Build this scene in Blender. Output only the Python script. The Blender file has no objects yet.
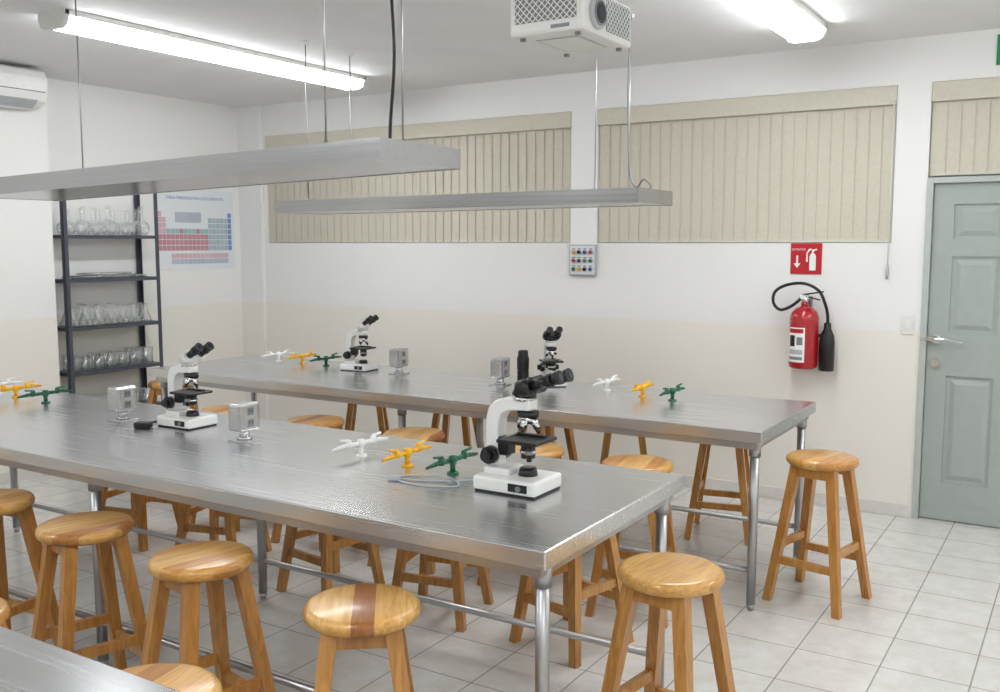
import bpy, bmesh, math, random
from mathutils import Matrix, Vector, Euler
random.seed(7)
scene = bpy.context.scene
COL = scene.collection

# ------------------------------------------------------------------ materials
def srgb(r, g, b):
    def f(c):
        c /= 255.0
        return c/12.92 if c <= 0.04045 else ((c+0.055)/1.055)**2.4
    return (f(r), f(g), f(b), 1.0)

def mat_base(name):
    m = bpy.data.materials.new(name)
    m.use_nodes = True
    nt = m.node_tree
    b = nt.nodes["Principled BSDF"]
    return m, nt, b

def plain(name, col, rough=0.5, metal=0.0, noise=0.06, nscale=12.0, bump=0.0, coat=0.0):
    m, nt, b = mat_base(name)
    b.inputs["Roughness"].default_value = rough
    b.inputs["Metallic"].default_value = metal
    if coat:
        b.inputs["Coat Weight"].default_value = coat
        b.inputs["Coat Roughness"].default_value = 0.1
    tc = nt.nodes.new("ShaderNodeTexCoord")
    nz = nt.nodes.new("ShaderNodeTexNoise")
    nz.inputs["Scale"].default_value = nscale
    nz.inputs["Detail"].default_value = 3
    nt.links.new(tc.outputs["Object"], nz.inputs["Vector"])
    rp = nt.nodes.new("ShaderNodeValToRGB")
    lo = tuple(c*(1-noise) for c in col[:3])+(1,)
    hi = tuple(min(1, c*(1+noise)) for c in col[:3])+(1,)
    rp.color_ramp.elements[0].position = 0.3
    rp.color_ramp.elements[1].position = 0.7
    rp.color_ramp.elements[0].color = lo
    rp.color_ramp.elements[1].color = hi
    nt.links.new(nz.outputs["Fac"], rp.inputs["Fac"])
    nt.links.new(rp.outputs["Color"], b.inputs["Base Color"])
    if bump:
        bp = nt.nodes.new("ShaderNodeBump")
        bp.inputs["Strength"].default_value = bump
        bp.inputs["Distance"].default_value = 0.002
        nt.links.new(nz.outputs["Fac"], bp.inputs["Height"])
        nt.links.new(bp.outputs["Normal"], b.inputs["Normal"])
    return m

def wall_mat():
    m, nt, b = mat_base("painted_wall")
    b.inputs["Roughness"].default_value = 0.55
    geo = nt.nodes.new("ShaderNodeNewGeometry")
    sep = nt.nodes.new("ShaderNodeSeparateXYZ")
    nt.links.new(geo.outputs["Position"], sep.inputs[0])
    mr = nt.nodes.new("ShaderNodeMapRange")
    mr.inputs["From Min"].default_value = 1.155
    mr.inputs["From Max"].default_value = 1.165
    nt.links.new(sep.outputs["Z"], mr.inputs["Value"])
    mx = nt.nodes.new("ShaderNodeMix"); mx.data_type = 'RGBA'
    mx.inputs["A"].default_value = srgb(236, 232, 223)
    mx.inputs["B"].default_value = srgb(237, 236, 234)
    nt.links.new(mr.outputs["Result"], mx.inputs["Factor"])
    nz = nt.nodes.new("ShaderNodeTexNoise")
    nz.inputs["Scale"].default_value = 60
    nt.links.new(geo.outputs["Position"], nz.inputs["Vector"])
    bp = nt.nodes.new("ShaderNodeBump")
    bp.inputs["Strength"].default_value = 0.08
    bp.inputs["Distance"].default_value = 0.003
    nt.links.new(nz.outputs["Fac"], bp.inputs["Height"])
    nt.links.new(bp.outputs["Normal"], b.inputs["Normal"])
    nt.links.new(mx.outputs["Result"], b.inputs["Base Color"])
    return m

def floor_mat():
    m, nt, b = mat_base("ceramic_floor_tile")
    geo = nt.nodes.new("ShaderNodeNewGeometry")
    br = nt.nodes.new("ShaderNodeTexBrick")
    br.offset = 0.0
    br.inputs["Scale"].default_value = 1.0
    br.inputs["Brick Width"].default_value = 0.33
    br.inputs["Row Height"].default_value = 0.33
    br.inputs["Mortar Size"].default_value = 0.0035
    br.inputs["Mortar Smooth"].default_value = 0.3
    br.inputs["Color1"].default_value = srgb(223, 221, 217)
    br.inputs["Color2"].default_value = srgb(217, 215, 211)
    br.inputs["Mortar"].default_value = srgb(162, 159, 153)
    nt.links.new(geo.outputs["Position"], br.inputs["Vector"])
    nz = nt.nodes.new("ShaderNodeTexNoise")
    nz.inputs["Scale"].default_value = 9
    nz.inputs["Detail"].default_value = 6
    nz.inputs["Roughness"].default_value = 0.7
    nt.links.new(geo.outputs["Position"], nz.inputs["Vector"])
    rp = nt.nodes.new("ShaderNodeValToRGB")
    rp.color_ramp.elements[0].position = 0.35
    rp.color_ramp.elements[1].position = 0.65
    rp.color_ramp.elements[0].color = (0.87, 0.855, 0.83, 1)
    rp.color_ramp.elements[1].color = (1, 1, 1, 1)
    nt.links.new(nz.outputs["Fac"], rp.inputs["Fac"])
    mx = nt.nodes.new("ShaderNodeMix"); mx.data_type = 'RGBA'; mx.blend_type = 'MULTIPLY'
    mx.inputs["Factor"].default_value = 1.0
    nt.links.new(br.outputs["Color"], mx.inputs["A"])
    nt.links.new(rp.outputs["Color"], mx.inputs["B"])
    nt.links.new(mx.outputs["Result"], b.inputs["Base Color"])
    b.inputs["Roughness"].default_value = 0.2
    bp = nt.nodes.new("ShaderNodeBump"); bp.invert = True
    bp.inputs["Strength"].default_value = 0.5
    bp.inputs["Distance"].default_value = 0.003
    nt.links.new(br.outputs["Fac"], bp.inputs["Height"])
    nt.links.new(bp.outputs["Normal"], b.inputs["Normal"])
    return m

def steel_mat(name="brushed_stainless_steel", col=(0.66, 0.66, 0.665), rough=0.26, stretch=(1.5, 70, 70), var=0.04):
    m, nt, b = mat_base(name)
    b.inputs["Metallic"].default_value = 0.97
    tc = nt.nodes.new("ShaderNodeTexCoord")
    mp = nt.nodes.new("ShaderNodeMapping")
    mp.inputs["Scale"].default_value = stretch
    nt.links.new(tc.outputs["Object"], mp.inputs["Vector"])
    nz = nt.nodes.new("ShaderNodeTexNoise")
    nz.inputs["Scale"].default_value = 1.0
    nz.inputs["Detail"].default_value = 4
    nt.links.new(mp.outputs[0], nz.inputs["Vector"])
    mr = nt.nodes.new("ShaderNodeMapRange")
    mr.inputs["To Min"].default_value = rough-var*0.8
    mr.inputs["To Max"].default_value = rough+var
    nt.links.new(nz.outputs["Fac"], mr.inputs["Value"])
    nt.links.new(mr.outputs["Result"], b.inputs["Roughness"])
    rp = nt.nodes.new("ShaderNodeValToRGB")
    rp.color_ramp.elements[0].position = 0.3
    rp.color_ramp.elements[1].position = 0.7
    rp.color_ramp.elements[0].color = tuple(c*(1-var) for c in col)+(1,)
    rp.color_ramp.elements[1].color = tuple(c*(1+var) for c in col)+(1,)
    nt.links.new(nz.outputs["Fac"], rp.inputs["Fac"])
    nt.links.new(rp.outputs["Color"], b.inputs["Base Color"])
    return m

def wood_mat(name, strips):
    m, nt, b = mat_base(name)
    b.inputs["Roughness"].default_value = 0.33
    b.inputs["Coat Weight"].default_value = 0.4
    b.inputs["Coat Roughness"].default_value = 0.15
    tc = nt.nodes.new("ShaderNodeTexCoord")
    oi = nt.nodes.new("ShaderNodeObjectInfo")
    sep = nt.nodes.new("ShaderNodeSeparateXYZ")
    nt.links.new(tc.outputs["Object"], sep.inputs[0])
    ml = nt.nodes.new("ShaderNodeMath"); ml.operation = 'MULTIPLY_ADD'
    ml.inputs[1].default_value = 1/0.062 if strips else 9.0
    rnd = nt.nodes.new("ShaderNodeMath"); rnd.operation = 'MULTIPLY'; rnd.inputs[1].default_value = 57.3
    nt.links.new(oi.outputs["Random"], rnd.inputs[0])
    nt.links.new(sep.outputs["X"], ml.inputs[0])
    nt.links.new(rnd.outputs[0], ml.inputs[2])
    fl = nt.nodes.new("ShaderNodeMath"); fl.operation = 'FLOOR'
    nt.links.new(ml.outputs[0], fl.inputs[0])
    wn = nt.nodes.new("ShaderNodeTexWhiteNoise"); wn.noise_dimensions = '1D'
    nt.links.new(fl.outputs[0], wn.inputs["W"])
    rp = nt.nodes.new("ShaderNodeValToRGB")
    e = rp.color_ramp.elements
    e[0].position = 0.0; e[0].color = srgb(160, 100, 44) if strips else srgb(184, 128, 64)
    e[1].position = 1.0; e[1].color = srgb(230, 184, 110) if strips else srgb(208, 154, 84)
    e2 = e.new(0.14); e2.color = srgb(198, 138, 66)
    e3 = e.new(0.5); e3.color = srgb(216, 164, 86) if strips else srgb(196, 142, 74)
    nt.links.new(wn.outputs["Value"], rp.inputs["Fac"])
    mp = nt.nodes.new("ShaderNodeMapping")
    mp.inputs["Scale"].default_value = (60, 5, 60) if strips else (45, 45, 4)
    addv = nt.nodes.new("ShaderNodeVectorMath"); addv.operation = 'ADD'
    cmb = nt.nodes.new("ShaderNodeCombineXYZ")
    nt.links.new(rnd.outputs[0], cmb.inputs[2]); nt.links.new(wn.outputs["Value"], cmb.inputs[1])
    nt.links.new(tc.outputs["Object"], addv.inputs[0]); nt.links.new(cmb.outputs[0], addv.inputs[1])
    nt.links.new(addv.outputs[0], mp.inputs["Vector"])
    nz = nt.nodes.new("ShaderNodeTexNoise")
    nz.inputs["Scale"].default_value = 1.0
    nz.inputs["Detail"].default_value = 5
    nz.inputs["Distortion"].default_value = 1.2
    nt.links.new(mp.outputs[0], nz.inputs["Vector"])
    gr = nt.nodes.new("ShaderNodeValToRGB")
    gr.color_ramp.elements[0].position = 0.38
    gr.color_ramp.elements[1].position = 0.6
    gr.color_ramp.elements[0].color = (0.72, 0.62, 0.48, 1)
    gr.color_ramp.elements[1].color = (1, 1, 1, 1)
    nt.links.new(nz.outputs["Fac"], gr.inputs["Fac"])
    mx = nt.nodes.new("ShaderNodeMix"); mx.data_type = 'RGBA'; mx.blend_type = 'MULTIPLY'
    mx.inputs["Factor"].default_value = 0.8
    nt.links.new(rp.outputs["Color"], mx.inputs["A"])
    nt.links.new(gr.outputs["Color"], mx.inputs["B"])
    nt.links.new(mx.outputs["Result"], b.inputs["Base Color"])
    return m

def emit_mat(name, col, s):
    m, nt, b = mat_base(name)
    b.inputs["Base Color"].default_value = (0.9, 0.9, 0.9, 1)
    b.inputs["Emission Color"].default_value = col
    b.inputs["Emission Strength"].default_value = s
    return m

def glass_mat():
    m = bpy.data.materials.new("lab_glass"); m.use_nodes = True
    nt = m.node_tree; nt.nodes.clear()
    out = nt.nodes.new("ShaderNodeOutputMaterial")
    tr = nt.nodes.new("ShaderNodeBsdfTransparent"); tr.inputs[0].default_value = (0.98, 0.99, 0.99, 1)
    gl = nt.nodes.new("ShaderNodeBsdfGlossy"); gl.inputs["Roughness"].default_value = 0.2
    gl.inputs[0].default_value = (1, 1, 1, 1)
    lw = nt.nodes.new("ShaderNodeLayerWeight"); lw.inputs[0].default_value = 0.4
    mr = nt.nodes.new("ShaderNodeMapRange")
    mr.inputs["To Min"].default_value = 0.08; mr.inputs["To Max"].default_value = 0.75
    nt.links.new(lw.outputs["Facing"], mr.inputs["Value"])
    mx = nt.nodes.new("ShaderNodeMixShader")
    nt.links.new(mr.outputs["Result"], mx.inputs[0])
    nt.links.new(tr.outputs[0], mx.inputs[1]); nt.links.new(gl.outputs[0], mx.inputs[2])
    nt.links.new(mx.outputs[0], out.inputs[0])
    return m

M_WALL = wall_mat()
M_FLOOR = floor_mat()
M_CEIL = plain("ceiling_paint", srgb(234, 234, 235), 0.8, noise=0.02, nscale=3)
M_STEEL = steel_mat()
M_STEELT = steel_mat("steel_tube", (0.46, 0.46, 0.465), 0.34, (10, 10, 2), 0.03)
M_STEELB = steel_mat("steel_box", (0.58, 0.58, 0.585), 0.26, (1.5, 60, 60), 0.035)
M_TRAY = steel_mat("steel_tray", (0.43, 0.43, 0.432), 0.2, (1.2, 80, 80), 0.07)
M_SEAT = wood_mat("pine_seat_planks", True)
M_LEG = wood_mat("pine_leg_wood", False)
M_WHITE = plain("white_enamel", srgb(236, 236, 233), 0.3, noise=0.02)
M_PLWHITE = plain("white_plastic", srgb(226, 226, 223), 0.4, noise=0.02)
M_BLACK = plain("black_plastic", srgb(22, 22, 24), 0.35, noise=0.1)
M_DGREY = plain("dark_grey_metal", srgb(78, 82, 92), 0.45, 0.3, noise=0.1)
M_CHROME = plain("chrome", (0.75, 0.75, 0.75, 1), 0.15, 1.0, noise=0.02)
M_BLIND = plain("blind_fabric", srgb(206, 200, 184), 0.8, noise=0.03, nscale=40)
M_BLINDV = plain("blind_valance_fabric", srgb(209, 204, 188), 0.75, noise=0.03, nscale=40)
M_DOOR = plain("door_paint", srgb(166, 174, 169), 0.25, noise=0.03)
M_FRAME = plain("door_frame_paint", srgb(184, 189, 185), 0.35, noise=0.03)
M_RED = plain("red_enamel", srgb(170, 16, 28), 0.22, noise=0.04, coat=0.5)
M_SIGNRED = plain("sign_red", srgb(186, 28, 38), 0.45, noise=0.02)
M_SIGNGREEN = plain("sign_green", srgb(20, 140, 80), 0.45, noise=0.02)
M_SIGNWHITE = plain("sign_white", srgb(240, 240, 238), 0.45, noise=0.01)
M_YEL = plain("yellow_plastic", srgb(240, 178, 24), 0.3, noise=0.04)
M_GRN = plain("green_plastic", srgb(14, 92, 62), 0.3, noise=0.04)
M_PAPER = plain("poster_paper", srgb(226, 230, 234), 0.5, noise=0.01)
M_BLUE = plain("poster_blue", srgb(120, 145, 195), 0.5)
M_PINK = plain("poster_pink", srgb(212, 180, 188), 0.5)
M_PRED = plain("poster_red", srgb(192, 140, 150), 0.5)
M_TEAL = plain("poster_teal", srgb(158, 188, 190), 0.5)
M_PGREY = plain("poster_grey", srgb(178, 186, 198), 0.5)
M_GREY = plain("grey_plastic", srgb(130, 132, 135), 0.45)
M_LGREY = plain("light_grey_plastic", srgb(178, 182, 186), 0.4)
M_BASEB = plain("baseboard_tile", srgb(222, 219, 213), 0.3, noise=0.05)
M_WINGLASS = plain("window_pane", srgb(200, 205, 208), 0.1)
M_ALU = plain("aluminium_frame", srgb(190, 190, 188), 0.35, 0.8)
M_GLASS = glass_mat()
M_LAMP = emit_mat("fluorescent_diffuser", (0.94, 0.975, 1.0, 1), 20.5)
M_LENS = plain("lens_glass", srgb(40, 45, 60), 0.05, 0.2, noise=0.02)

# ------------------------------------------------------------------ mesh builder
class MB:
    def __init__(self):
        self.bm = bmesh.new(); self.mats = []
    def mi(self, mat):
        if mat not in self.mats: self.mats.append(mat)
        return self.mats.index(mat)
    def add(self, tb, mat, M=None):
        i = self.mi(mat)
        if M is not None: tb.transform(M)
        for f in tb.faces: f.material_index = i
        me = bpy.data.meshes.new("tmp"); tb.to_mesh(me); tb.free()
        self.bm.from_mesh(me); bpy.data.meshes.remove(me)
    def box(self, c, s, mat, R=None, bevel=0.0, seg=2):
        tb = bmesh.new(); bmesh.ops.create_cube(tb, size=1.0)
        tb.transform(Matrix.Diagonal((s[0], s[1], s[2], 1)))
        if bevel > 0:
            bmesh.ops.bevel(tb, geom=list(tb.edges), offset=bevel, segments=seg, affect='EDGES', profile=0.5)
        M = Matrix.Translation(Vector(c))
        if R is not None: M = M @ R.to_4x4()
        self.add(tb, mat, M)
    def bx(self, x0, x1, y0, y1, z0, z1, mat, bevel=0.0):
        self.box(((x0+x1)/2, (y0+y1)/2, (z0+z1)/2), (abs(x1-x0), abs(y1-y0), abs(z1-z0)), mat, bevel=bevel)
    def cyl(self, p1, p2, r1, mat, r2=None, seg=20):
        if r2 is None: r2 = r1
        p1 = Vector(p1); p2 = Vector(p2); d = p2-p1; L = d.length
        tb = bmesh.new()
        bmesh.ops.create_cone(tb, cap_ends=True, segments=seg, radius1=r1, radius2=max(r2, 1e-5), depth=L)
        for f in tb.faces: f.smooth = len(f.verts) == 4 and seg > 6
        q = d.to_track_quat('Z', 'Y').to_matrix().to_4x4()
        self.add(tb, mat, Matrix.Translation((p1+p2)/2) @ q)
    def lathe(self, prof, mat, M=None, seg=24, smooth=True):
        tb = bmesh.new(); rings = []
        for r, z in prof:
            if r < 1e-6: rings.append([tb.verts.new((0, 0, z))])
            else: rings.append([tb.verts.new((r*math.cos(2*math.pi*k/seg), r*math.sin(2*math.pi*k/seg), z)) for k in range(seg)])
        for a, b in zip(rings, rings[1:]):
            for k in range(seg):
                k2 = (k+1) % seg
                if len(a) == 1 and len(b) == 1: continue
                if len(a) == 1: f = tb.faces.new((a[0], b[k2], b[k]))
                elif len(b) == 1: f = tb.faces.new((a[k], a[k2], b[0]))
                else: f = tb.faces.new((a[k], a[k2], b[k2], b[k]))
                f.smooth = smooth
        bmesh.ops.recalc_face_normals(tb, faces=list(tb.faces))
        self.add(tb, mat, M)
    def prism(self, pts, th, mat, M=None, bevel=0.0):
        tb = bmesh.new()
        a = [tb.verts.new((x, y, -th/2)) for x, y in pts]
        b = [tb.verts.new((x, y, th/2)) for x, y in pts]
        n = len(pts)
        tb.faces.new(a[::-1]); tb.faces.new(b)
        for k in range(n):
            tb.faces.new((a[k], a[(k+1) % n], b[(k+1) % n], b[k]))
        bmesh.ops.recalc_face_normals(tb, faces=list(tb.faces))
        if bevel > 0:
            bmesh.ops.bevel(tb, geom=list(tb.edges), offset=bevel, segments=2, affect='EDGES', profile=0.5)
        self.add(tb, mat, M)
    def hexa(self, bot, top, mat):
        tb = bmesh.new()
        a = [tb.verts.new(p) for p in bot]; b = [tb.verts.new(p) for p in top]
        tb.faces.new(a[::-1]); tb.faces.new(b)
        for k in range(4): tb.faces.new((a[k], a[(k+1) % 4], b[(k+1) % 4], b[k]))
        bmesh.ops.recalc_face_normals(tb, faces=list(tb.faces))
        self.add(tb, mat)
    def tube(self, pts, r, mat, seg=10, sub=6):
        P = [Vector(p) for p in pts]
        if sub > 1 and len(P) > 2:
            Q = []
            for i in range(len(P)-1):
                p0 = P[max(i-1, 0)]; p1 = P[i]; p2 = P[i+1]; p3 = P[min(i+2, len(P)-1)]
                for s in range(sub):
                    t = s/sub
                    Q.append(0.5*((2*p1)+(-p0+p2)*t+(2*p0-5*p1+4*p2-p3)*t*t+(-p0+3*p1-3*p2+p3)*t**3))
            Q.append(P[-1]); P = Q
        tb = bmesh.new(); rings = []; up = None
        for i, p in enumerate(P):
            d = (P[min(i+1, len(P)-1)]-P[max(i-1, 0)]).normalized()
            if up is None:
                up = d.orthogonal().normalized()
            else:
                up = (up - d*up.dot(d)).normalized()
            s = d.cross(up)
            rings.append([tb.verts.new(p+r*(math.cos(2*math.pi*k/seg)*up+math.sin(2*math.pi*k/seg)*s)) for k in range(seg)])
        for a, b in zip(rings, rings[1:]):
            for k in range(seg):
                f = tb.faces.new((a[k], a[(k+1) % seg], b[(k+1) % seg], b[k])); f.smooth = True
        tb.faces.new(rings[0][::-1]); tb.faces.new(rings[-1])
        bmesh.ops.recalc_face_normals(tb, faces=list(tb.faces))
        self.add(tb, mat)
    def mesh(self, name):
        me = bpy.data.meshes.new(name); self.bm.to_mesh(me); self.bm.free()
        for m in self.mats: me.materials.append(m)
        return me
    def done(self, name, loc=(0, 0, 0), rot=(0, 0, 0), scale=1.0, parent=None):
        return inst(self.mesh(name), name, loc, rot, scale, parent)

def inst(me, name, loc=(0, 0, 0), rot=(0, 0, 0), scale=1.0, parent=None):
    o = bpy.data.objects.new(name, me); COL.objects.link(o)
    o.location = loc; o.rotation_euler = rot; o.scale = (scale,)*3
    if parent: o.parent = parent
    return o

def text(body, name, size, loc, rot, mat, parent=None, align='CENTER', extrude=0.0005):
    c = bpy.data.curves.new(name, 'FONT'); c.body = body; c.size = size
    c.align_x = align; c.align_y = 'CENTER'; c.extrude = extrude
    o = bpy.data.objects.new(name+"_tmp", c); COL.objects.link(o)
    bpy.context.view_layer.update()
    me = bpy.data.meshes.new_from_object(o.evaluated_get(bpy.context.evaluated_depsgraph_get()))
    bpy.data.objects.remove(o); me.materials.clear(); me.materials.append(mat)
    return inst(me, name, loc, rot, 1.0, parent)

H = 2.92
XL, XB, XR, YB, YF = -6.72, -6.5, 2.2, 6.3, -2.5
YC = 4.26

# ------------------------------------------------------------------ room shell
b = MB(); b.bx(XL-0.2, XR+0.2, YF-0.2, YB+0.25, -0.1, 0, M_FLOOR); b.done("floor")
b = MB(); b.bx(XL-0.2, XR+0.2, YF-0.2, YB+0.25, H, H+0.1, M_CEIL); b.done("ceiling")
W1 = (-6.40, -3.31); W2 = (-3.10, -1.09)
ZS, ZT = 1.70, 2.65
DX0, DX1, DZ = -0.90, 0.02, 2.09
b = MB()
Y0, Y1 = YB, YB+0.25
b.bx(XL, DX0, Y0, Y1, 0, ZS, M_WALL)
b.bx(XL, W1[0], Y0, Y1, ZS, ZT, M_WALL)
b.bx(W1[1], W2[0], Y0, Y1, ZS, ZT, M_WALL)
b.bx(W2[1], DX0, Y0, Y1, ZS, ZT, M_WALL)
b.bx(XL, XR, Y0, Y1, ZT, H, M_WALL)
b.bx(DX1, XR, Y0, Y1, 0, ZT, M_WALL)
b.bx(XL, -6.44, Y0-0.03, Y0, 0, H, M_WALL)      # corner column
b.done("wall_back")
b = MB(); b.bx(XL-0.2, XL, YF, YB+0.25, 0, H, M_WALL); b.done("wall_left")
b = MB(); b.bx(XL, XB, YF, YC, 0, H, M_WALL); b.done("wall_left_chase")
b = MB(); b.bx(XR, XR+0.2, YF, YB+0.25, 0, H, M_WALL); b.done("wall_right")
b = MB(); b.bx(XL-0.2, XR+0.2, YF-0.2, YF, 0, H, M_WALL); b.done("wall_front")
b = MB(); b.bx(-6.44, DX0-0.03, YB-0.012, YB, 0, 0.08, M_BASEB, bevel=0.003)
b.bx(XL, -6.44, YB-0.042, YB-0.03, 0, 0.08, M_BASEB); b.done("baseboard_back")
b = MB(); b.bx(XL, XL+0.012, YC, YB-0.042, 0, 0.08, M_BASEB)
b.bx(XB, XB+0.012, YF, YC, 0, 0.08, M_BASEB); b.done("baseboard_left")

for k, (a, c, z0) in enumerate([(W1[0], W1[1], ZS), (W2[0], W2[1], ZS), (DX0, DX1, DZ)]):
    b = MB(); y = YB+0.17
    b.bx(a, c, y, y+0.01, z0, ZT, M_WINGLASS)
    for x0, x1 in [(a, a+0.04), (c-0.04, c), ((a+c)/2-0.02, (a+c)/2+0.02)]:
        b.bx(x0, x1, y-0.02, y+0.03, z0, ZT, M_ALU)
    b.bx(a, c, y-0.02, y+0.03, z0, z0+0.04, M_ALU); b.bx(a, c, y-0.02, y+0.03, ZT-0.04, ZT, M_ALU)
    b.done("window_%d" % (k+1))

def blinds(a, c, z0, chain=False):
    b = MB()
    n = int(round((c-a-0.02)/0.077)); w = (c-a-0.02)/n
    for i in range(n):
        x = a+0.01+w*(i+0.5)
        R = Matrix.Rotation(math.radians(-5+random.uniform(-1.2, 1.2)), 3, 'Z')
        b.box((x, YB+0.022, (z0+ZT-0.05)/2), (0.087, 0.0016, ZT-0.05-z0-0.012), M_BLIND, R)
        b.box((x, YB+0.022, z0+0.014), (0.080, 0.004, 0.02), M_BLINDV, R)
    b.bx(a+0.005, c-0.005, YB+0.016, YB+0.055, ZT-0.06, ZT-0.002, M_ALU)
    b.bx(a+0.002, c-0.002, YB-0.006, YB+0.004, ZT-0.115, ZT-0.002, M_BLINDV, bevel=0.003)
    b.tube([(a+0.01+w/2, YB+0.015, z0+0.008), (c-0.01-w/2, YB+0.015, z0+0.008)], 0.0015, M_SIGNWHITE, sub=1, seg=6)
    if chain:
        b.cyl((c-0.015, YB-0.012, z0-0.16), (c-0.015, YB-0.012, ZT-0.1), 0.0025, M_PLWHITE, seg=8)
        b.cyl((c-0.015, YB-0.012, z0-0.22), (c-0.015, YB-0.012, z0-0.14), 0.008, M_LGREY, seg=12)
        b.cyl((c-0.015, YB-0.015, ZT-0.1), (c-0.015, YB+0.01, ZT-0.1), 0.003, M_GREY, seg=8)
    b.done("vertical_blinds")
blinds(W1[0], W1[1], ZS); blinds(W2[0], W2[1], ZS, True); blinds(DX0, DX1, DZ+0.005)

# ------------------------------------------------------------------ door
b = MB()
b.bx(DX0, DX0+0.035, YB-0.012, YB+0.12, 0, DZ, M_FRAME, bevel=0.003)
b.bx(DX1-0.035, DX1, YB-0.012, YB+0.12, 0, DZ, M_FRAME, bevel=0.003)
b.bx(DX0+0.035, DX1-0.035, YB-0.012, YB+0.12, DZ-0.035, DZ, M_FRAME, bevel=0.003)
b.done("trim_door_frame")
b = MB()
dx0, dx1 = DX0+0.038, DX1-0.038; yd = YB+0.02
b.bx(dx0, dx1, yd+0.012, yd+0.045, 0.008, DZ-0.038, M_DOOR)
cols = [(dx0+0.115, dx0+0.37), (dx1-0.37, dx1-0.115)]
rows = [(0.24, 0.90), (1.16, 1.62), (1.72, 1.93)]
xs = [dx0, cols[0][0], cols[0][1], cols[1][0], cols[1][1], dx1]
for s in (0, 2, 4): b.bx(xs[s], xs[s+1], yd, yd+0.013, 0.008, DZ-0.038, M_DOOR)
zs = [0.008, 0.24, 0.90, 1.16, 1.62, 1.72, 1.93, DZ-0.038]
for (cx0, cx1) in cols:
    for s in (0, 2, 4, 6): b.bx(cx0, cx1, yd, yd+0.013, zs[s], zs[s+1], M_DOOR)
    for (z0, z1) in rows:
        i0, i1 = 0.022, 0.05
        bot = [(cx0+i0, yd+0.012, z0+i0), (cx1-i0, yd+0.012, z0+i0), (cx1-i0, yd+0.012, z1-i0), (cx0+i0, yd+0.012, z1-i0)]
        top = [(cx0+i1, yd+0.001, z0+i1), (cx1-i1, yd+0.001, z0+i1), (cx1-i1, yd+0.001, z1-i1), (cx0+i1, yd+0.001, z1-i1)]
        b.hexa(bot, top, M_DOOR)
dr = b.done("door_1")
b = MB()
hx = dx0+0.05
b.cyl((hx, yd, 1.12), (hx, yd-0.01, 1.12), 0.028, M_CHROME)
b.cyl((hx, yd-0.01, 1.12), (hx, yd-0.045, 1.12), 0.011, M_CHROME)
b.tube([(hx-0.01, yd-0.045, 1.12), (hx+0.06, yd-0.05, 1.125), (hx+0.13, yd-0.045, 1.112), (hx+0.15, yd-0.042, 1.108)], 0.009, M_CHROME)
b.bx(DX0+0.0, hx, yd-0.036, yd-0.03, 1.11, 1.135, M_CHROME)
b.cyl((hx, yd, 0.975), (hx, yd-0.018, 0.975), 0.027, M_CHROME)
b.bx(hx-0.004, hx+0.004, yd-0.03, yd-0.015, 0.96, 0.99, M_CHROME)
b.done("handle_and_lock", parent=dr)

# ------------------------------------------------------------------ ceiling fixtures
def fixture(x, y0, y1):
    b = MB(); L = y1-y0
    b.box((0, 0, -0.015), (0.23, L, 0.03), M_WHITE, bevel=0.004)
    prof = [(-0.105, -0.03), (-0.09, -0.072), (-0.06, -0.085), (0.06, -0.085), (0.09, -0.072), (0.105, -0.03)]
    M = Matrix.Rotation(math.radians(90), 4, 'X')
    b.prism(prof, L-0.05, M_LAMP, M)
    pe = [(-0.115, -0.0), (-0.115, -0.04), (-0.095, -0.08), (-0.06, -0.092), (0.06, -0.092), (0.095, -0.08), (0.115, -0.04), (0.115, 0)]
    for s in (-1, 1):
        b.prism(pe, 0.03, M_PLWHITE, Matrix.Translation((0, s*(L/2-0.012), 0)) @ M)
    b.done("fluorescent_ceiling_light", loc=(x, (y0+y1)/2, H))
fixture(-4.77, 3.18, 5.62); fixture(-1.48, 3.20, 5.66)
fixture(-4.77, -1.3, 1.2); fixture(-1.48, -1.3, 1.2)
fixture(1.2, 3.10, 5.66); fixture(1.2, -1.3, 1.2)

# ------------------------------------------------------------------ tables
TZ = 0.86
def table(x0, x1, y0, y1):
    b = MB()
    b.bx(x0, x1, y0, y1, TZ-0.055, TZ, M_STEEL, bevel=0.004)
    b.bx(x0+0.03, x1-0.03, y0+0.03, y1-0.03, TZ-0.09, TZ-0.054, M_STEELT)
    r = 0.021; ix = 0.052; iy = 0.08
    xs = [x0+ix, (x0+x1)/2, x1-ix]; ys = [y0+iy, y1-iy]
    for x in xs:
        for y in ys:
            b.cyl((x, y, 0.03), (x, y, TZ-0.06), r, M_STEELT)
            b.cyl((x, y, TZ-0.13), (x, y, TZ-0.06), 0.027, M_STEELT)
            b.cyl((x, y, 0.0), (x, y, 0.03), 0.012, M_STEELT, r2=0.021)
    for y in ys: b.cyl((xs[0], y, 0.19), (xs[2], y, 0.19), 0.013, M_STEELT)
    b.done("stainless_steel_lab_table")
table(-5.40, -1.24, 2.225, 3.26)
table(-5.40, -1.235, 4.195, 5.165)
table(-5.40, -1.24, 0.14, 1.15)

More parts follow.
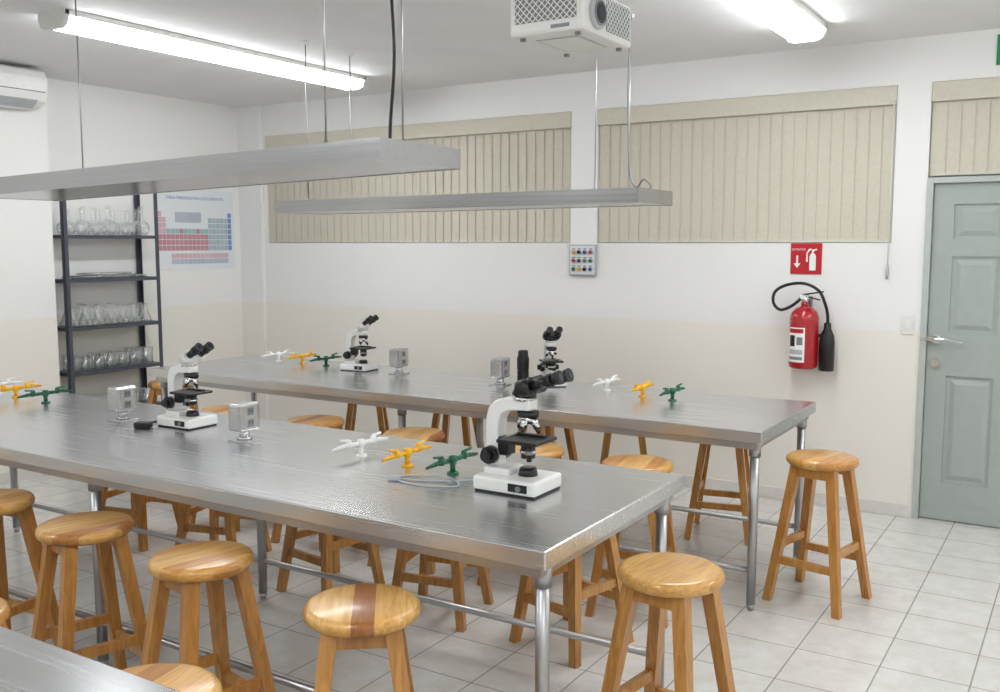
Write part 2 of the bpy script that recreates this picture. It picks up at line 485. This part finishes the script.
# ------------------------------------------------------------------ hanging trays
def tray(x0, x1, y0, y1, z0, z1):
    b = MB(); th = 0.075; t = 0.004
    f = lambda x: z0+(z1-z0)*(x-x0)/(x1-x0)
    def slab(xa, xb, ya, yb, d0, d1):
        bot = [(xa, ya, f(xa)-d1), (xb, ya, f(xb)-d1), (xb, yb, f(xb)-d1), (xa, yb, f(xa)-d1)]
        top = [(xa, ya, f(xa)-d0), (xb, ya, f(xb)-d0), (xb, yb, f(xb)-d0), (xa, yb, f(xa)-d0)]
        b.hexa(bot, top, M_TRAY)
    slab(x0+t, x1-t, y0+t, y1-t, th-t-0.003, th-0.003)
    slab(x0, x1, y0, y0+t, 0, th); slab(x0, x1, y1-t, y1, 0, th)
    slab(x0, x0+t, y0+t, y1-t, 0, th-0.0015); slab(x1-t, x1, y0+t, y1-t, 0, th-0.0015)
    slab(x0+0.02, x1-0.02, (y0+y1)/2-0.05, (y0+y1)/2+0.05, th*0.35, th-t-0.003)
    for x in (x0+0.27, x1-0.25):
        for y in (y0+0.02, y1-0.02):
            b.cyl((x, y, f(x)-th+0.005), (x, y, H), 0.0035, M_STEELT, seg=8)
            b.cyl((x, y, f(x)-th+0.002), (x, y, f(x)+0.01), 0.008, M_STEELT, seg=10)
            b.cyl((x, y, H-0.02), (x, y, H), 0.02, M_PLWHITE, seg=14)
    return b
b = tray(-4.50, -2.02, 2.50, 2.97, 1.985, 2.045)
b.tube([(-2.32, 2.93, 2.0), (-2.33, 2.95, 2.15), (-2.30, 2.94, 2.4), (-2.31, 2.94, 2.7), (-2.29, 2.95, H)], 0.0065, M_BLACK)
b.done("hanging_steel_tray")
b = tray(-4.45, -1.96, 4.45, 4.90, 1.965, 1.975)
b.tube([(-2.2, 4.86, H), (-2.21, 4.86, 2.5), (-2.2, 4.87, 2.1), (-2.15, 4.85, 2.0), (-2.1, 4.83, 2.04), (-2.06, 4.84, 2.0), (-2.12, 4.86, 1.95), (-2.2, 4.86, 1.93)], 0.005, M_GREY)
b.done("hanging_steel_tray")

# ------------------------------------------------------------------ stools
def stool_mesh():
    b = MB(); R = 0.165; T = 0.70; th = 0.042
    prof = [(0, T)]
    prof += [(R-0.022, T), (R-0.010, T-0.003), (R-0.003, T-0.010), (R, T-0.020), (R-0.002, T-0.032), (R-0.012, T-th), (0, T-th)]
    b.lathe(prof, M_SEAT, seg=48)
    q = 0.02; zt = T-th+0.001; ti = 0.085; fo = 0.172
    def cen(z): return ti+(fo-ti)*(1-z/zt)
    for sx in (-1, 1):
        for sy in (-1, 1):
            f = cen(0)
            bot = [(sx*f-q*.9, sy*f-q*.9, 0), (sx*f+q*.9, sy*f-q*.9, 0), (sx*f+q*.9, sy*f+q*.9, 0), (sx*f-q*.9, sy*f+q*.9, 0)]
            f = ti
            top = [(sx*f-q*1.1, sy*f-q*1.1, zt), (sx*f+q*1.1, sy*f-q*1.1, zt), (sx*f+q*1.1, sy*f+q*1.1, zt), (sx*f-q*1.1, sy*f+q*1.1, zt)]
            b.hexa(bot, top, M_LEG)
    for s in (-1, 1):
        c = cen(0.20); b.box((0, s*c, 0.20), (2*c, 0.022, 0.036), M_LEG)
        c = cen(0.27); b.box((s*c, 0, 0.27), (0.022, 2*c, 0.036), M_LEG)
        c = cen(0.63); b.box((0, s*c, 0.63), (2*c, 0.022, 0.05), M_LEG)
    return b.mesh("wooden_stool")
SM = stool_mesh()
stools = [
 (-2.41, 2.045), (-1.70, 2.00), (-3.05, 2.07), (-3.67, 2.075), (-1.075, 2.73), (-1.76, 1.325), (-2.62, 1.335),
 (-1.06, 4.59),
 (-1.755, 4.02), (-2.33, 4.03), (-3.05, 4.03), (-3.75, 4.03), (-4.45, 4.02),
 (-1.83, 3.52), (-2.50, 3.50), (-3.13, 3.45), (-3.95, 3.50), (-4.62, 3.48),
 (-1.80, 5.36), (-2.43, 5.36), (-3.0, 5.38), (-3.7, 5.37), (-4.5, 5.38), (-5.70, 4.62), (-4.40, 2.0), (-5.1, 2.0)]
yaws = [-12, 38, -15, 8, -8, 10, 10, -11, 10, -10, 12, 5, 8, -14, 12, -8, 15, 12, 12, 25, -5, 15, 33, 10, 0, 10]
for (x, y), a in zip(stools, yaws):
    inst(SM, "wooden_stool", (x, y, 0), (0, 0, math.radians(a)))

# ------------------------------------------------------------------ microscopes
def microscope(loc, yaw, scale=1.0, head=None, tilt=28, swing=0, body=None, ext=0.0):
    head = head or M_BLACK; body = body or M_WHITE
    b = MB()
    b.box((0, 0, 0.004), (0.225, 0.175, 0.008), M_BLACK)
    b.box((0, 0, 0.030), (0.238, 0.188, 0.048), body, bevel=0.010)
    b.box((-0.055, 0, 0.062), (0.10, 0.10, 0.03), body, bevel=0.008)
    b.box((0.055, -0.0945, 0.03), (0.07, 0.004, 0.026), M_BLACK)
    b.cyl((0.06, -0.094, 0.03), (0.06, -0.104, 0.03), 0.009, M_GREY)
    b.cyl((0.04, 0, 0.05), (0.04, 0, 0.078), 0.034, M_BLACK, r2=0.028)
    b.cyl((0.04, 0, 0.078), (0.04, 0, 0.081), 0.02, M_LENS)
    prof = [(-0.108, 0.05), (-0.108, 0.235), (-0.098, 0.272), (-0.075, 0.296), (-0.045, 0.306), (0.06, 0.306), (0.06, 0.272),
            (-0.02, 0.268), (-0.045, 0.255), (-0.056, 0.232), (-0.060, 0.19), (-0.060, 0.05)]
    b.prism(prof, 0.058, body, Matrix.Rotation(math.radians(90), 4, 'X'), bevel=0.006)
    b.box((-0.045, 0, 0.145), (0.045, 0.052, 0.06), M_BLACK, bevel=0.004)
    b.box((0.035, 0, 0.172), (0.150, 0.145, 0.012), M_BLACK, bevel=0.003)
    b.box((0.035, 0.03, 0.182), (0.11, 0.018, 0.008), M_BLACK)
    b.box((-0.015, 0, 0.182), (0.014, 0.09, 0.008), M_CHROME)
    b.cyl((0.08, -0.062, 0.168), (0.08, -0.062, 0.115), 0.009, M_BLACK)
    b.cyl((0.08, -0.062, 0.15), (0.08, -0.062, 0.138), 0.014, M_GREY)
    b.cyl((0.04, 0, 0.112), (0.04, 0, 0.167), 0.024, M_BLACK)
    b.cyl((0.04, 0, 0.13), (0.04, 0, 0.14), 0.028, M_CHROME)
    for s in (-1, 1):
        b.cyl((-0.083, s*0.028, 0.115), (-0.083, s*0.055, 0.115), 0.029, M_BLACK, seg=28)
        b.cyl((-0.083, s*0.055, 0.115), (-0.083, s*0.075, 0.115), 0.018, M_BLACK, seg=24)
        b.cyl((-0.083, s*0.029, 0.115), (-0.083, s*0.033, 0.115), 0.031, M_GREY, seg=28)
    c = Vector((0.04, 0, 0.268))
    b.cyl(c, c-Vector((0, 0, 0.018)), 0.036, M_BLACK)
    ax = Vector((-0.25, 0, -1)).normalized()
    b.cyl(c-Vector((0, 0, 0.012)), c+ax*0.034, 0.036, M_CHROME, r2=0.026)
    for k in range(4):
        an = math.radians(90*k)
        d = (Vector((0.42*math.cos(an), 0.42*math.sin(an), -0.9))).normalized()
        p = c+Vector((0.018*math.cos(an), 0.018*math.sin(an), -0.02))
        L = [0.056, 0.036, 0.044, 0.05][k]
        b.cyl(p, p+d*L*0.65, 0.0115, M_CHROME, seg=16)
        b.cyl(p+d*L*0.65, p+d*L, 0.0105, M_BLACK, r2=0.005, seg=16)
    b.cyl((0.025, 0, 0.304), (0.025, 0, 0.318), 0.038, M_CHROME, seg=28)
    S = Matrix.Translation((0.025, 0, 0)) @ Matrix.Rotation(math.radians(swing), 4, 'Z')
    def P(x, y, z): return S @ Vector((x, y, z))
    Rz = (Matrix.Rotation(math.radians(swing), 3, 'Z') @ Matrix.Rotation(-math.radians(tilt), 3, 'Y'))
    b.cyl(P(0, 0, 0.318), P(0.004, 0, 0.345), 0.042, head, r2=0.034, seg=28)
    b.box(P(0.02, 0, 0.348), (0.07, 0.062, 0.05), head, Rz, bevel=0.010)
    ct, st = math.cos(math.radians(tilt)), math.sin(math.radians(tilt))
    for s in (-1, 1):
        o = Vector((0.03, s*0.033, 0.352)); d = Vector((ct, 0, st))
        q = lambda t: P(*(o+d*t))
        b.cyl(q(-0.03), q(0.02), 0.029, head, seg=24)
        b.cyl(q(0.02), q(0.065+ext), 0.0175, M_BLACK, seg=20)
        b.cyl(q(0.060+ext), q(0.078+ext), 0.022, M_BLACK, seg=20)
        b.cyl(q(0.078+ext), q(0.108+ext), 0.0195, M_BLACK, r2=0.023, seg=20)
        b.cyl(q(0.108+ext), q(0.110+ext), 0.012, M_LENS, seg=16)
    return b.done("microscope", loc, (0, 0, math.radians(yaw)), scale)
microscope((-1.65, 2.765, TZ), 0, 1.03, tilt=19, ext=0.02)
microscope((-3.54, 2.95, TZ), 0, 0.92, head=M_WHITE, tilt=32)
microscope((-4.14, 4.88, TZ), 5, 0.86, head=M_WHITE, tilt=34)
microscope((-2.73, 4.95, TZ), -50, 0.86, head=M_BLACK, tilt=26)

b = MB()
zc = TZ+0.004
b.tube([(-1.79, 2.80, TZ+0.02), (-1.86, 2.76, zc), (-1.98, 2.68, zc), (-2.10, 2.66, zc), (-2.06, 2.73, zc), (-1.92, 2.74, zc+0.006), (-1.84, 2.68, zc), (-1.95, 2.62, zc), (-2.06, 2.63, zc)], 0.003, M_LGREY)
b.box((-2.085, 2.635, TZ+0.010), (0.045, 0.02, 0.018), M_LGREY, Matrix.Rotation(0.4, 3, 'Z'), bevel=0.004)
b.done("microscope_power_cord")
b = MB()
b.box((-3.66, 2.80, TZ+0.015), (0.075, 0.045, 0.028), M_BLACK, Matrix.Rotation(0.5, 3, 'Z'), bevel=0.006)
b.tube([(-3.63, 2.82, TZ+0.012), (-3.70, 2.87, zc), (-3.74, 2.93, zc), (-3.67, 2.96, zc+0.01)], 0.0035, M_BLACK)
b.done("power_adapter")
b = MB()
b.lathe([(0, 0), (0.034, 0), (0.036, 0.01), (0.036, 0.07), (0.033, 0.078), (0.037, 0.085), (0.037, 0.15), (0.031, 0.165), (0.031, 0.19), (0.024, 0.197), (0, 0.197)], M_BLACK)
b.done("black_bottle", (-2.92, 4.955, TZ))

# ------------------------------------------------------------------ outlet boxes
def outlet(x, y, yaw=0):
    b = MB()
    b.box((0, 0, 0.004), (0.10, 0.10, 0.008), M_STEELB, bevel=0.002)
    b.cyl((0, 0, 0.008), (0, 0, 0.05), 0.022, M_STEELB)
    b.cyl((0, 0, 0.008), (0, 0, 0.018), 0.032, M_STEELB)
    b.box((0, 0, 0.105), (0.075, 0.115, 0.118), M_STEELB, bevel=0.010)
    for s in (-1, 1):
        b.box((s*0.0378, 0, 0.105), (0.002, 0.070, 0.100), M_ALU)
        for k in (-1, 1):
            b.box((s*0.0388, 0, 0.105+k*0.025), (0.003, 0.036, 0.032), M_GREY, bevel=0.001)
            b.box((s*0.0404, -0.007, 0.108+k*0.025), (0.002, 0.004, 0.012), M_BLACK)
            b.box((s*0.0404, 0.007, 0.108+k*0.025), (0.002, 0.004, 0.012), M_BLACK)
    b.done("outlet_pedestal", (x, y, TZ), (0, 0, math.radians(yaw)))
outlet(-3.91, 2.88); outlet(-3.06, 2.85); outlet(-3.80, 4.87); outlet(-2.98, 4.79, 0)

# ------------------------------------------------------------------ lab taps
def tap(x, y, mat, yaw=0):
    b = MB()
    b.cyl((0, 0, 0), (0, 0, 0.008), 0.024, mat, r2=0.020)
    b.cyl((0, 0, 0.008), (0, 0, 0.050), 0.010, mat)
    b.lathe([(0, -0.018), (0.014, -0.016), (0.018, 0), (0.014, 0.016), (0, 0.018)], mat, Matrix.Translation((0, 0, 0.052)))
    for s in (-1, 1):
        b.cyl((0, s*0.01, 0.052), (0, s*0.09, 0.054), 0.009, mat)
        b.cyl((0, s*0.066, 0.044), (0, s*0.066, 0.071), 0.0125, mat, r2=0.011)
        b.box((0.0, s*0.083, 0.075), (0.012, 0.052, 0.009), mat, Matrix.Rotation(s*math.radians(8), 3, 'X'), bevel=0.003)
        p = Vector((0, s*0.088, 0.054)); d = Vector((0, s, -0.10)).normalized()
        b.cyl(p, p+d*0.022, 0.009, mat, r2=0.008)
        p = p+d*0.022
        for k in range(4):
            b.cyl(p+d*0.010*k, p+d*0.010*(k+1), 0.0085-0.0007*k, mat, r2=0.0062-0.0006*k, seg=14)
    b.done("lab_gas_tap", (x, y, TZ), (0, 0, math.radians(yaw)))
for (xw, xy, xg) in [((-2.44, 2.88), (-2.18, 2.84), (-1.965, 2.83)), ((-2.35, 4.93), (-2.09, 4.84), (-1.90, 4.80)),
                     ((-4.93, 4.93), (-4.70, 4.93), (-4.47, 4.92)), ((-5.20, 3.02), (-4.98, 3.00), (-4.68, 2.98))]:
    tap(*xw, M_WHITE, -6); tap(*xy, M_YEL, 0); tap(*xg, M_GRN, -4)

# ------------------------------------------------------------------ projector
b = MB()
px0, px1, py0, py1, pz0, pz1 = -1.512, -1.27, 2.48, 2.815, 2.30, 2.425
b.bx(px0, px1, py0, py1, pz0, pz1, M_PLWHITE, bevel=0.01)
def diamond(bb, origin, ux, uz, w, h, n, mat, nrm):
    o = Vector(origin); ux = Vector(ux); uz = Vector(uz); nrm = Vector(nrm)
    step = w/n
    m = int(h/step)+1
    for sgn in (1, -1):
        for k in range(-m-1, n+m+1):
            xa, za = k*step, 0.0
            xb, zb = k*step+sgn*h, h
            t0, t1 = 0.0, 1.0; dx = xb-xa
            for lim, sg in ((0, 1), (w, -1)):
                p = sg*dx; q = sg*(lim-xa)
                if p > 0: t0 = max(t0, q/p)
                else: t1 = min(t1, q/p)
            if t0 >= t1: continue
            p = o+ux*(xa+t0*dx)+uz*(za+t0*(zb-za))+nrm*0.0015
            q = o+ux*(xa+t1*dx)+uz*(za+t1*(zb-za))+nrm*0.0015
            if (p-q).length > 0.004: bb.cyl(p, q, 0.0016, mat, seg=6)
b.bx(px0+0.02, px1-0.02, py0-0.001, py0+0.002, pz0+0.035, pz1-0.012, M_GREY)
diamond(b, (px0+0.02, py0-0.001, pz0+0.035), (1, 0, 0), (0, 0, 1), px1-px0-0.04, pz1-pz0-0.047, 10, M_WHITE, (0, -1, 0))
b.bx(px1-0.002, px1+0.001, py0+0.15, py1-0.02, pz0+0.02, pz1-0.012, M_GREY)
diamond(b, (px1+0.001, py0+0.15, pz0+0.02), (0, 1, 0), (0, 0, 1), py1-py0-0.17, pz1-pz0-0.032, 8, M_WHITE, (1, 0, 0))
ly = py0+0.085; lz = (pz0+pz1)/2-0.004
b.cyl((px1-0.01, ly, lz), (px1+0.012, ly, lz), 0.046, M_LGREY, seg=32)
b.cyl((px1, ly, lz), (px1+0.016, ly, lz), 0.036, M_GREY, seg=32)
b.cyl((px1, ly, lz), (px1+0.018, ly, lz), 0.030, M_BLACK, seg=32)
b.cyl((px1+0.010, ly, lz), (px1+0.0195, ly, lz), 0.022, M_LENS, seg=32)
b.bx(px0+0.14, px0+0.20, py0-0.0015, py0+0.001, pz0+0.012, pz0+0.022, M_GREY)
for x in (px0+0.03, px1-0.03):
    for y in (py0+0.03, py1-0.03): b.cyl((x, y, pz0-0.008), (x, y, pz0+0.004), 0.009, M_GREY)
b.bx(px0+0.05, px1-0.05, py0+0.07, py1-0.07, pz0-0.0015, pz0+0.004, M_LGREY)
b.bx(px0+0.058, px1-0.058, py0+0.078, py1-0.078, pz0-0.003, pz0+0.003, M_PLWHITE)
cx, cy = (px0+px1)/2, (py0+py1)/2
b.cyl((cx, cy, pz1), (cx, cy, H), 0.02, M_PLWHITE)
b.cyl((cx, cy, H-0.02), (cx, cy, H), 0.07, M_PLWHITE)
b.box((cx, cy, pz1+0.006), (0.12, 0.12, 0.012), M_PLWHITE)
b.done("ceiling_projector")

# ------------------------------------------------------------------ air conditioner
b = MB()
ax = XB; ay = 3.67
prof = [(0, 0.0), (0, 0.27), (0.15, 0.27), (0.20, 0.25), (0.225, 0.20), (0.225, 0.10), (0.20, 0.045), (0.14, 0.01), (0.06, 0.0)]
Mx = Matrix.Translation((ax, ay, 2.63)) @ Matrix.Rotation(math.radians(90), 4, 'X')
b.prism(prof, 0.92, M_WHITE, Mx, bevel=0.004)
for k in range(2):
    b.box((ax+0.19-0.03*k, ay, 2.665-0.018*k), (0.05, 0.78, 0.006), M_LGREY, Matrix.Rotation(math.radians(-40), 3, 'Y'))
b.bx(ax+0.224, ax+0.2275, ay-0.44, ay+0.44, 2.735, 2.742, M_GREY)
b.done("wall_air_conditioner")

# ------------------------------------------------------------------ shelving rack + glassware
RX0, RX1, RY0, RY1 = XL+0.014, -6.46, 4.32, 5.16
b = MB()
for x, sx in ((RX0, 1), (RX1, -1)):
    for y, sy in ((RY0, 1), (RY1, -1)):
        b.bx(x, x+sx*0.034, y, y+sy*0.003, 0, 2.10, M_DGREY)
        b.bx(x, x+sx*0.003, y, y+sy*0.034, 0, 2.10, M_DGREY)
SH = [0.12, 0.40, 0.73, 1.07, 1.43, 1.76]
for z in SH:
    b.bx(RX0+0.003, RX1-0.003, RY0+0.003, RY1-0.003, z-0.004, z, M_DGREY)
    b.bx(RX1-0.006, RX1-0.003, RY0+0.003, RY1-0.003, z-0.026, z, M_DGREY)
    b.bx(RX0+0.003, RX0+0.006, RY0+0.003, RY1-0.003, z-0.026, z, M_DGREY)
    b.bx(RX0+0.003, RX1-0.003, RY0+0.003, RY0+0.006, z-0.026, z, M_DGREY)
    b.bx(RX0+0.003, RX1-0.003, RY1-0.006, RY1-0.003, z-0.026, z, M_DGREY)
b.done("metal_shelving_rack")
def erlen(b, x, y, z, s):
    b.lathe([(0, 0.002), (0.048, 0.002), (0.052, 0.012), (0.018, 0.10), (0.016, 0.135), (0.020, 0.140), (0.018, 0.141), (0.013, 0.135), (0.015, 0.10), (0.049, 0.013), (0.045, 0.005), (0, 0.005)], M_GLASS, Matrix.Translation((x, y, z)) @ Matrix.Scale(s, 4), seg=20)
def flor(b, x, y, z, s):
    prof = [(0, 0.002), (0.03, 0.003)]
    for k in range(1, 8):
        a = -1.0+k*0.33
        prof.append((0.055*math.cos(a), 0.05+0.055*math.sin(a)))
    prof += [(0.015, 0.12), (0.014, 0.19), (0.018, 0.194)]
    b.lathe(prof, M_GLASS, Matrix.Translation((x, y, z)) @ Matrix.Scale(s, 4), seg=20)
def beak(b, x, y, z, s):
    b.lathe([(0, 0.002), (0.036, 0.002), (0.040, 0.008), (0.040, 0.098), (0.044, 0.104), (0.042, 0.105), (0.037, 0.098), (0.037, 0.008), (0, 0.005)], M_GLASS, Matrix.Translation((x, y, z)) @ Matrix.Scale(s, 4), seg=20)
def grow(fn, z, n, s, name, rows=2):
    b = MB()
    for r in range(rows):
        for k in range(n):
            y = RY0+0.08+(RY1-RY0-0.16)*(k+0.25*r)/(n-0.75)
            fn(b, RX1-0.065-0.10*r, min(y, RY1-0.07), z+0.0005, s*random.uniform(0.85, 1.08))
    b.done(name)
grow(flor, 1.76, 6, 1.15, "florence_flasks")
b = MB()
for k in range(5):
    b.tube([(RX1-0.06-0.025*k, RY0+0.08, 1.443), (RX1-0.05-0.03*k, RY1-0.10, 1.443)], 0.011, M_GLASS, sub=1)
for k in range(3):
    b.tube([(RX1-0.075-0.028*k, RY0+0.18, 1.464), (RX1-0.07-0.03*k, RY1-0.22, 1.464)], 0.010, M_GLASS, sub=1)
b.done("glass_tubes")
grow(erlen, 1.07, 7, 1.1, "erlenmeyer_flasks")
grow(beak, 0.73, 7, 1.15, "glass_beakers")
grow(beak, 0.40, 6, 1.2, "large_glass_beakers")

# ------------------------------------------------------------------ periodic table poster on left wall
po = bpy.data.objects.new("periodic_table_poster", None); COL.objects.link(po)
po.location = (XL+0.001, 5.76, 1.815)
b = MB(); PW, PH = 0.87, 0.69
b.bx(0.0, 0.004, -PW/2, PW/2, -PH/2, PH/2, M_PAPER)
b.done("sheet", parent=po)
b = MB()
cw, ch = 0.045, 0.048
def cellmat(c, r):
    if c < 2: return M_PINK if r < 4 else M_PRED
    if c < 12: return M_TEAL if r < 4 and (r+c) % 4 else M_PRED
    if c < 17: return [M_PGREY, M_TEAL, M_PGREY][(r+c) % 3]
    return M_BLUE
def cell(c, r, m, dy=0):
    y = -17*cw/2+c*cw; z = 0.13-r*ch+dy
    b.bx(0.0035, 0.0055, y-cw*0.45, y+cw*0.45, z-ch*0.44, z+ch*0.44, m)
for r in range(7):
    for c in range(18):
        if r == 0 and 0 < c < 17: continue
        if r in (1, 2) and 1 < c < 12: continue
        cell(c, r, cellmat(c, r))
for r in (7, 8):
    for c in range(3, 17): cell(c, r, M_PINK if r == 7 else M_PGREY, -0.02)
b.bx(0.0035, 0.0055, -0.22, 0.06, 0.06, 0.15, M_PGREY)
b.done("element_cells", parent=po)
text("TABLA PERIODICA DE LOS ELEMENTOS", "title", 0.036, (0.005, 0, 0.27), (math.radians(90), 0, math.radians(90)), M_BLUE, po)

# small switch panel under the window pier
M_C1 = plain("socket_green", srgb(40, 130, 90), 0.4); M_C2 = plain("socket_red", srgb(190, 60, 60), 0.4)
M_C3 = plain("socket_blue", srgb(50, 90, 165), 0.4)
b = MB()
cx, cz = -3.20, 1.575
b.box((cx, YB-0.012, cz), (0.22, 0.024, 0.225), M_LGREY, bevel=0.004)
b.box((cx, YB-0.026, cz), (0.20, 0.004, 0.205), M_PAPER, bevel=0.001)
for i in range(4):
    for j in range(3):
        m = [M_C1, M_DGREY, M_C3, M_YEL, M_GREY, M_C2, M_BLACK][(i*3+j*5) % 7]
        x = cx-0.069+0.046*i; z = cz-0.065+0.062*j
        b.cyl((x, YB-0.028, z), (x, YB-0.034, z), 0.017, M_ALU, seg=18)
        b.cyl((x, YB-0.034, z), (x, YB-0.042, z), 0.012, m, seg=14)
        b.box((x, YB-0.044, z), (0.005, 0.006, 0.022), m)
        b.bx(x-0.012, x+0.012, YB-0.030, YB-0.027, z+0.020, z+0.027, M_GREY)
b.done("switch_panel")

# light switch
b = MB(); b.box((-0.97, YB-0.004, 1.20), (0.075, 0.008, 0.115), M_PLWHITE, bevel=0.003)
b.box((-0.97, YB-0.010, 1.20), (0.03, 0.006, 0.05), M_WHITE, Matrix.Rotation(0.12, 3, 'X'), bevel=0.002); b.done("light_switch")

# ------------------------------------------------------------------ extinguisher sign
sg = bpy.data.objects.new("fire_extinguisher_sign", None); COL.objects.link(sg); sg.location = (-1.60, YB-0.001, 1.60)
b = MB(); b.box((0, -0.003, 0), (0.197, 0.006, 0.197), M_SIGNRED, bevel=0.001); b.done("plate", parent=sg)
b = MB(); MR = Matrix.Translation((0, -0.0065, 0)) @ Matrix.Rotation(math.radians(90), 4, 'X')
b.prism([(-0.062, 0.02), (-0.05, 0.02), (-0.05, -0.03), (-0.034, -0.03), (-0.056, -0.060), (-0.078, -0.03), (-0.062, -0.03)], 0.001, M_SIGNWHITE, MR)
b.prism([(0.022, -0.075), (0.062, -0.075), (0.062, 0.015), (0.054, 0.032), (0.046, 0.036), (0.046, 0.046), (0.068, 0.056), (0.068, 0.064), (0.036, 0.058), (0.036, 0.036), (0.030, 0.032), (0.022, 0.015)], 0.001, M_SIGNWHITE, MR)
b.prism([(0.036, 0.058), (0.030, 0.066), (0.014, 0.060), (0.002, 0.038), (0.000, -0.020), (0.012, -0.020), (0.010, 0.034), (0.020, 0.050)], 0.001, M_SIGNWHITE, MR)
b.done("pictogram", parent=sg)
text("EXTINTOR", "lettering", 0.018, (-0.047, -0.0068, 0.058), (math.radians(90), 0, 0), M_SIGNWHITE, sg)

# exit sign
eg = bpy.data.objects.new("exit_sign", None); COL.objects.link(eg); eg.location = (-0.395, YB-0.001, 2.80)
b = MB(); b.box((0, -0.004, 0), (0.34, 0.008, 0.17), M_SIGNGREEN, bevel=0.001); b.done("plate", parent=eg)
b = MB(); MR = Matrix.Translation((0, -0.0088, 0)) @ Matrix.Rotation(math.radians(90), 4, 'X')
b.prism([(-0.15, -0.02), (-0.12, 0.015), (-0.12, 0.0), (-0.08, 0.0), (-0.08, -0.04), (-0.12, -0.04), (-0.12, -0.055)], 0.001, M_SIGNWHITE, MR)
b.cyl((0.05, -0.008, 0.055), (0.05, -0.0095, 0.055), 0.012, M_SIGNWHITE)
b.prism([(0.03, 0.04), (0.055, 0.04), (0.06, 0.0), (0.085, -0.03), (0.105, -0.03), (0.105, -0.045), (0.08, -0.045), (0.05, -0.015), (0.035, -0.06), (0.0, -0.07), (0.0, -0.055), (0.022, -0.05), (0.035, 0.0), (0.02, 0.02), (0.0, 0.0), (-0.01, 0.01)], 0.001, M_SIGNWHITE, MR)
b.done("pictogram", parent=eg)

# ------------------------------------------------------------------ fire extinguisher
b = MB(); ex, ey = -1.57, YB-0.115
prof = [(0, 0.905), (0.07, 0.905), (0.088, 0.915), (0.09, 0.93), (0.09, 1.22)]
for k in range(1, 8):
    a = k*math.pi/2/8; prof.append((0.09*math.cos(a)+0.0, 1.22+0.085*math.sin(a)))
prof += [(0.025, 1.305), (0.022, 1.325), (0, 1.325)]
b.lathe(prof, M_RED, Matrix.Translation((ex, ey, 0)), seg=36)
def patch(r, z0, z1, a0, a1, m, n=14):
    tb = bmesh.new(); vs = []
    for k in range(n+1):
        a = math.radians(a0+(a1-a0)*k/n)
        vs.append([tb.verts.new((ex+r*math.cos(a), ey+r*math.sin(a), z)) for z in (z0, z1)])
    for k in range(n):
        f = tb.faces.new((vs[k][0], vs[k+1][0], vs[k+1][1], vs[k][1])); f.smooth = True
    b.add(tb, m)
patch(0.0912, 0.95, 1.17, -150, -72, M_SIGNWHITE)
for (z0, z1, a0, a1, m) in [(1.135, 1.162, -145, -78, M_SIGNRED), (1.05, 1.12, -140, -112, M_BLACK), (1.06, 1.11, -104, -80, M_GREY), (0.965, 0.985, -142, -80, M_GREY), (1.0, 1.03, -142, -80, M_LGREY)]:
    patch(0.0918, z0, z1, a0, a1, m, 8)
b.cyl((ex, ey, 1.32), (ex, ey, 1.365), 0.020, M_CHROME)
b.box((ex+0.0, ey, 1.36), (0.05, 0.03, 0.03), M_CHROME, bevel=0.004)
b.box((ex+0.05, ey, 1.385), (0.13, 0.022, 0.010), M_BLACK, Matrix.Rotation(math.radians(-10), 3, 'Y'), bevel=0.003)
b.box((ex+0.045, ey, 1.355), (0.10, 0.020, 0.008), M_BLACK, Matrix.Rotation(math.radians(14), 3, 'Y'), bevel=0.003)
b.cyl((ex-0.01, ey-0.02, 1.36), (ex-0.01, ey-0.035, 1.36), 0.014, M_SIGNWHITE)
hy = ey-0.02
b.tube([(ex-0.02, ey, 1.355), (ex-0.08, hy, 1.30), (ex-0.15, hy, 1.275), (ex-0.195, hy, 1.32), (ex-0.185, hy, 1.39), (ex-0.11, hy, 1.435), (ex+0.0, hy, 1.445), (ex+0.09, hy, 1.40), (ex+0.13, hy, 1.32), (ex+0.14, ey+0.01, 1.25), (ex+0.14, ey+0.02, 1.18)], 0.010, M_BLACK)
b.lathe([(0, 1.20), (0.020, 1.20), (0.024, 1.16), (0.042, 1.12), (0.047, 1.08), (0.047, 0.90), (0.043, 0.895), (0.040, 0.91), (0, 0.95)], M_BLACK, Matrix.Translation((ex+0.14, ey+0.02, 0)), seg=28)
b.box((ex+0.11, ey, 1.12), (0.10, 0.02, 0.02), M_BLACK)
b.bx(ex-0.02, ex+0.02, ey+0.08, YB-0.0005, 1.0, 1.36, M_GREY)
b.bx(ex-0.02, ex+0.02, ey+0.0, YB-0.0005, 1.335, 1.35, M_GREY)
b.done("fire_extinguisher")

# ------------------------------------------------------------------ camera, world, view
cam = bpy.data.cameras.new("camera"); cam.sensor_width = 36.0; cam.lens = 34.52; cam.clip_start = 0.05
co = bpy.data.objects.new("camera", cam); COL.objects.link(co)
co.location = (0, 0, 1.70); co.rotation_euler = (math.radians(90-6.13), 0, math.radians(31.9))
scene.camera = co
w = bpy.data.worlds.new("world"); scene.world = w; w.use_nodes = True
w.node_tree.nodes["Background"].inputs[0].default_value = (0.8, 0.85, 0.9, 1)
w.node_tree.nodes["Background"].inputs[1].default_value = 0.3
scene.view_settings.view_transform = 'Standard'
scene.view_settings.exposure = 0.0
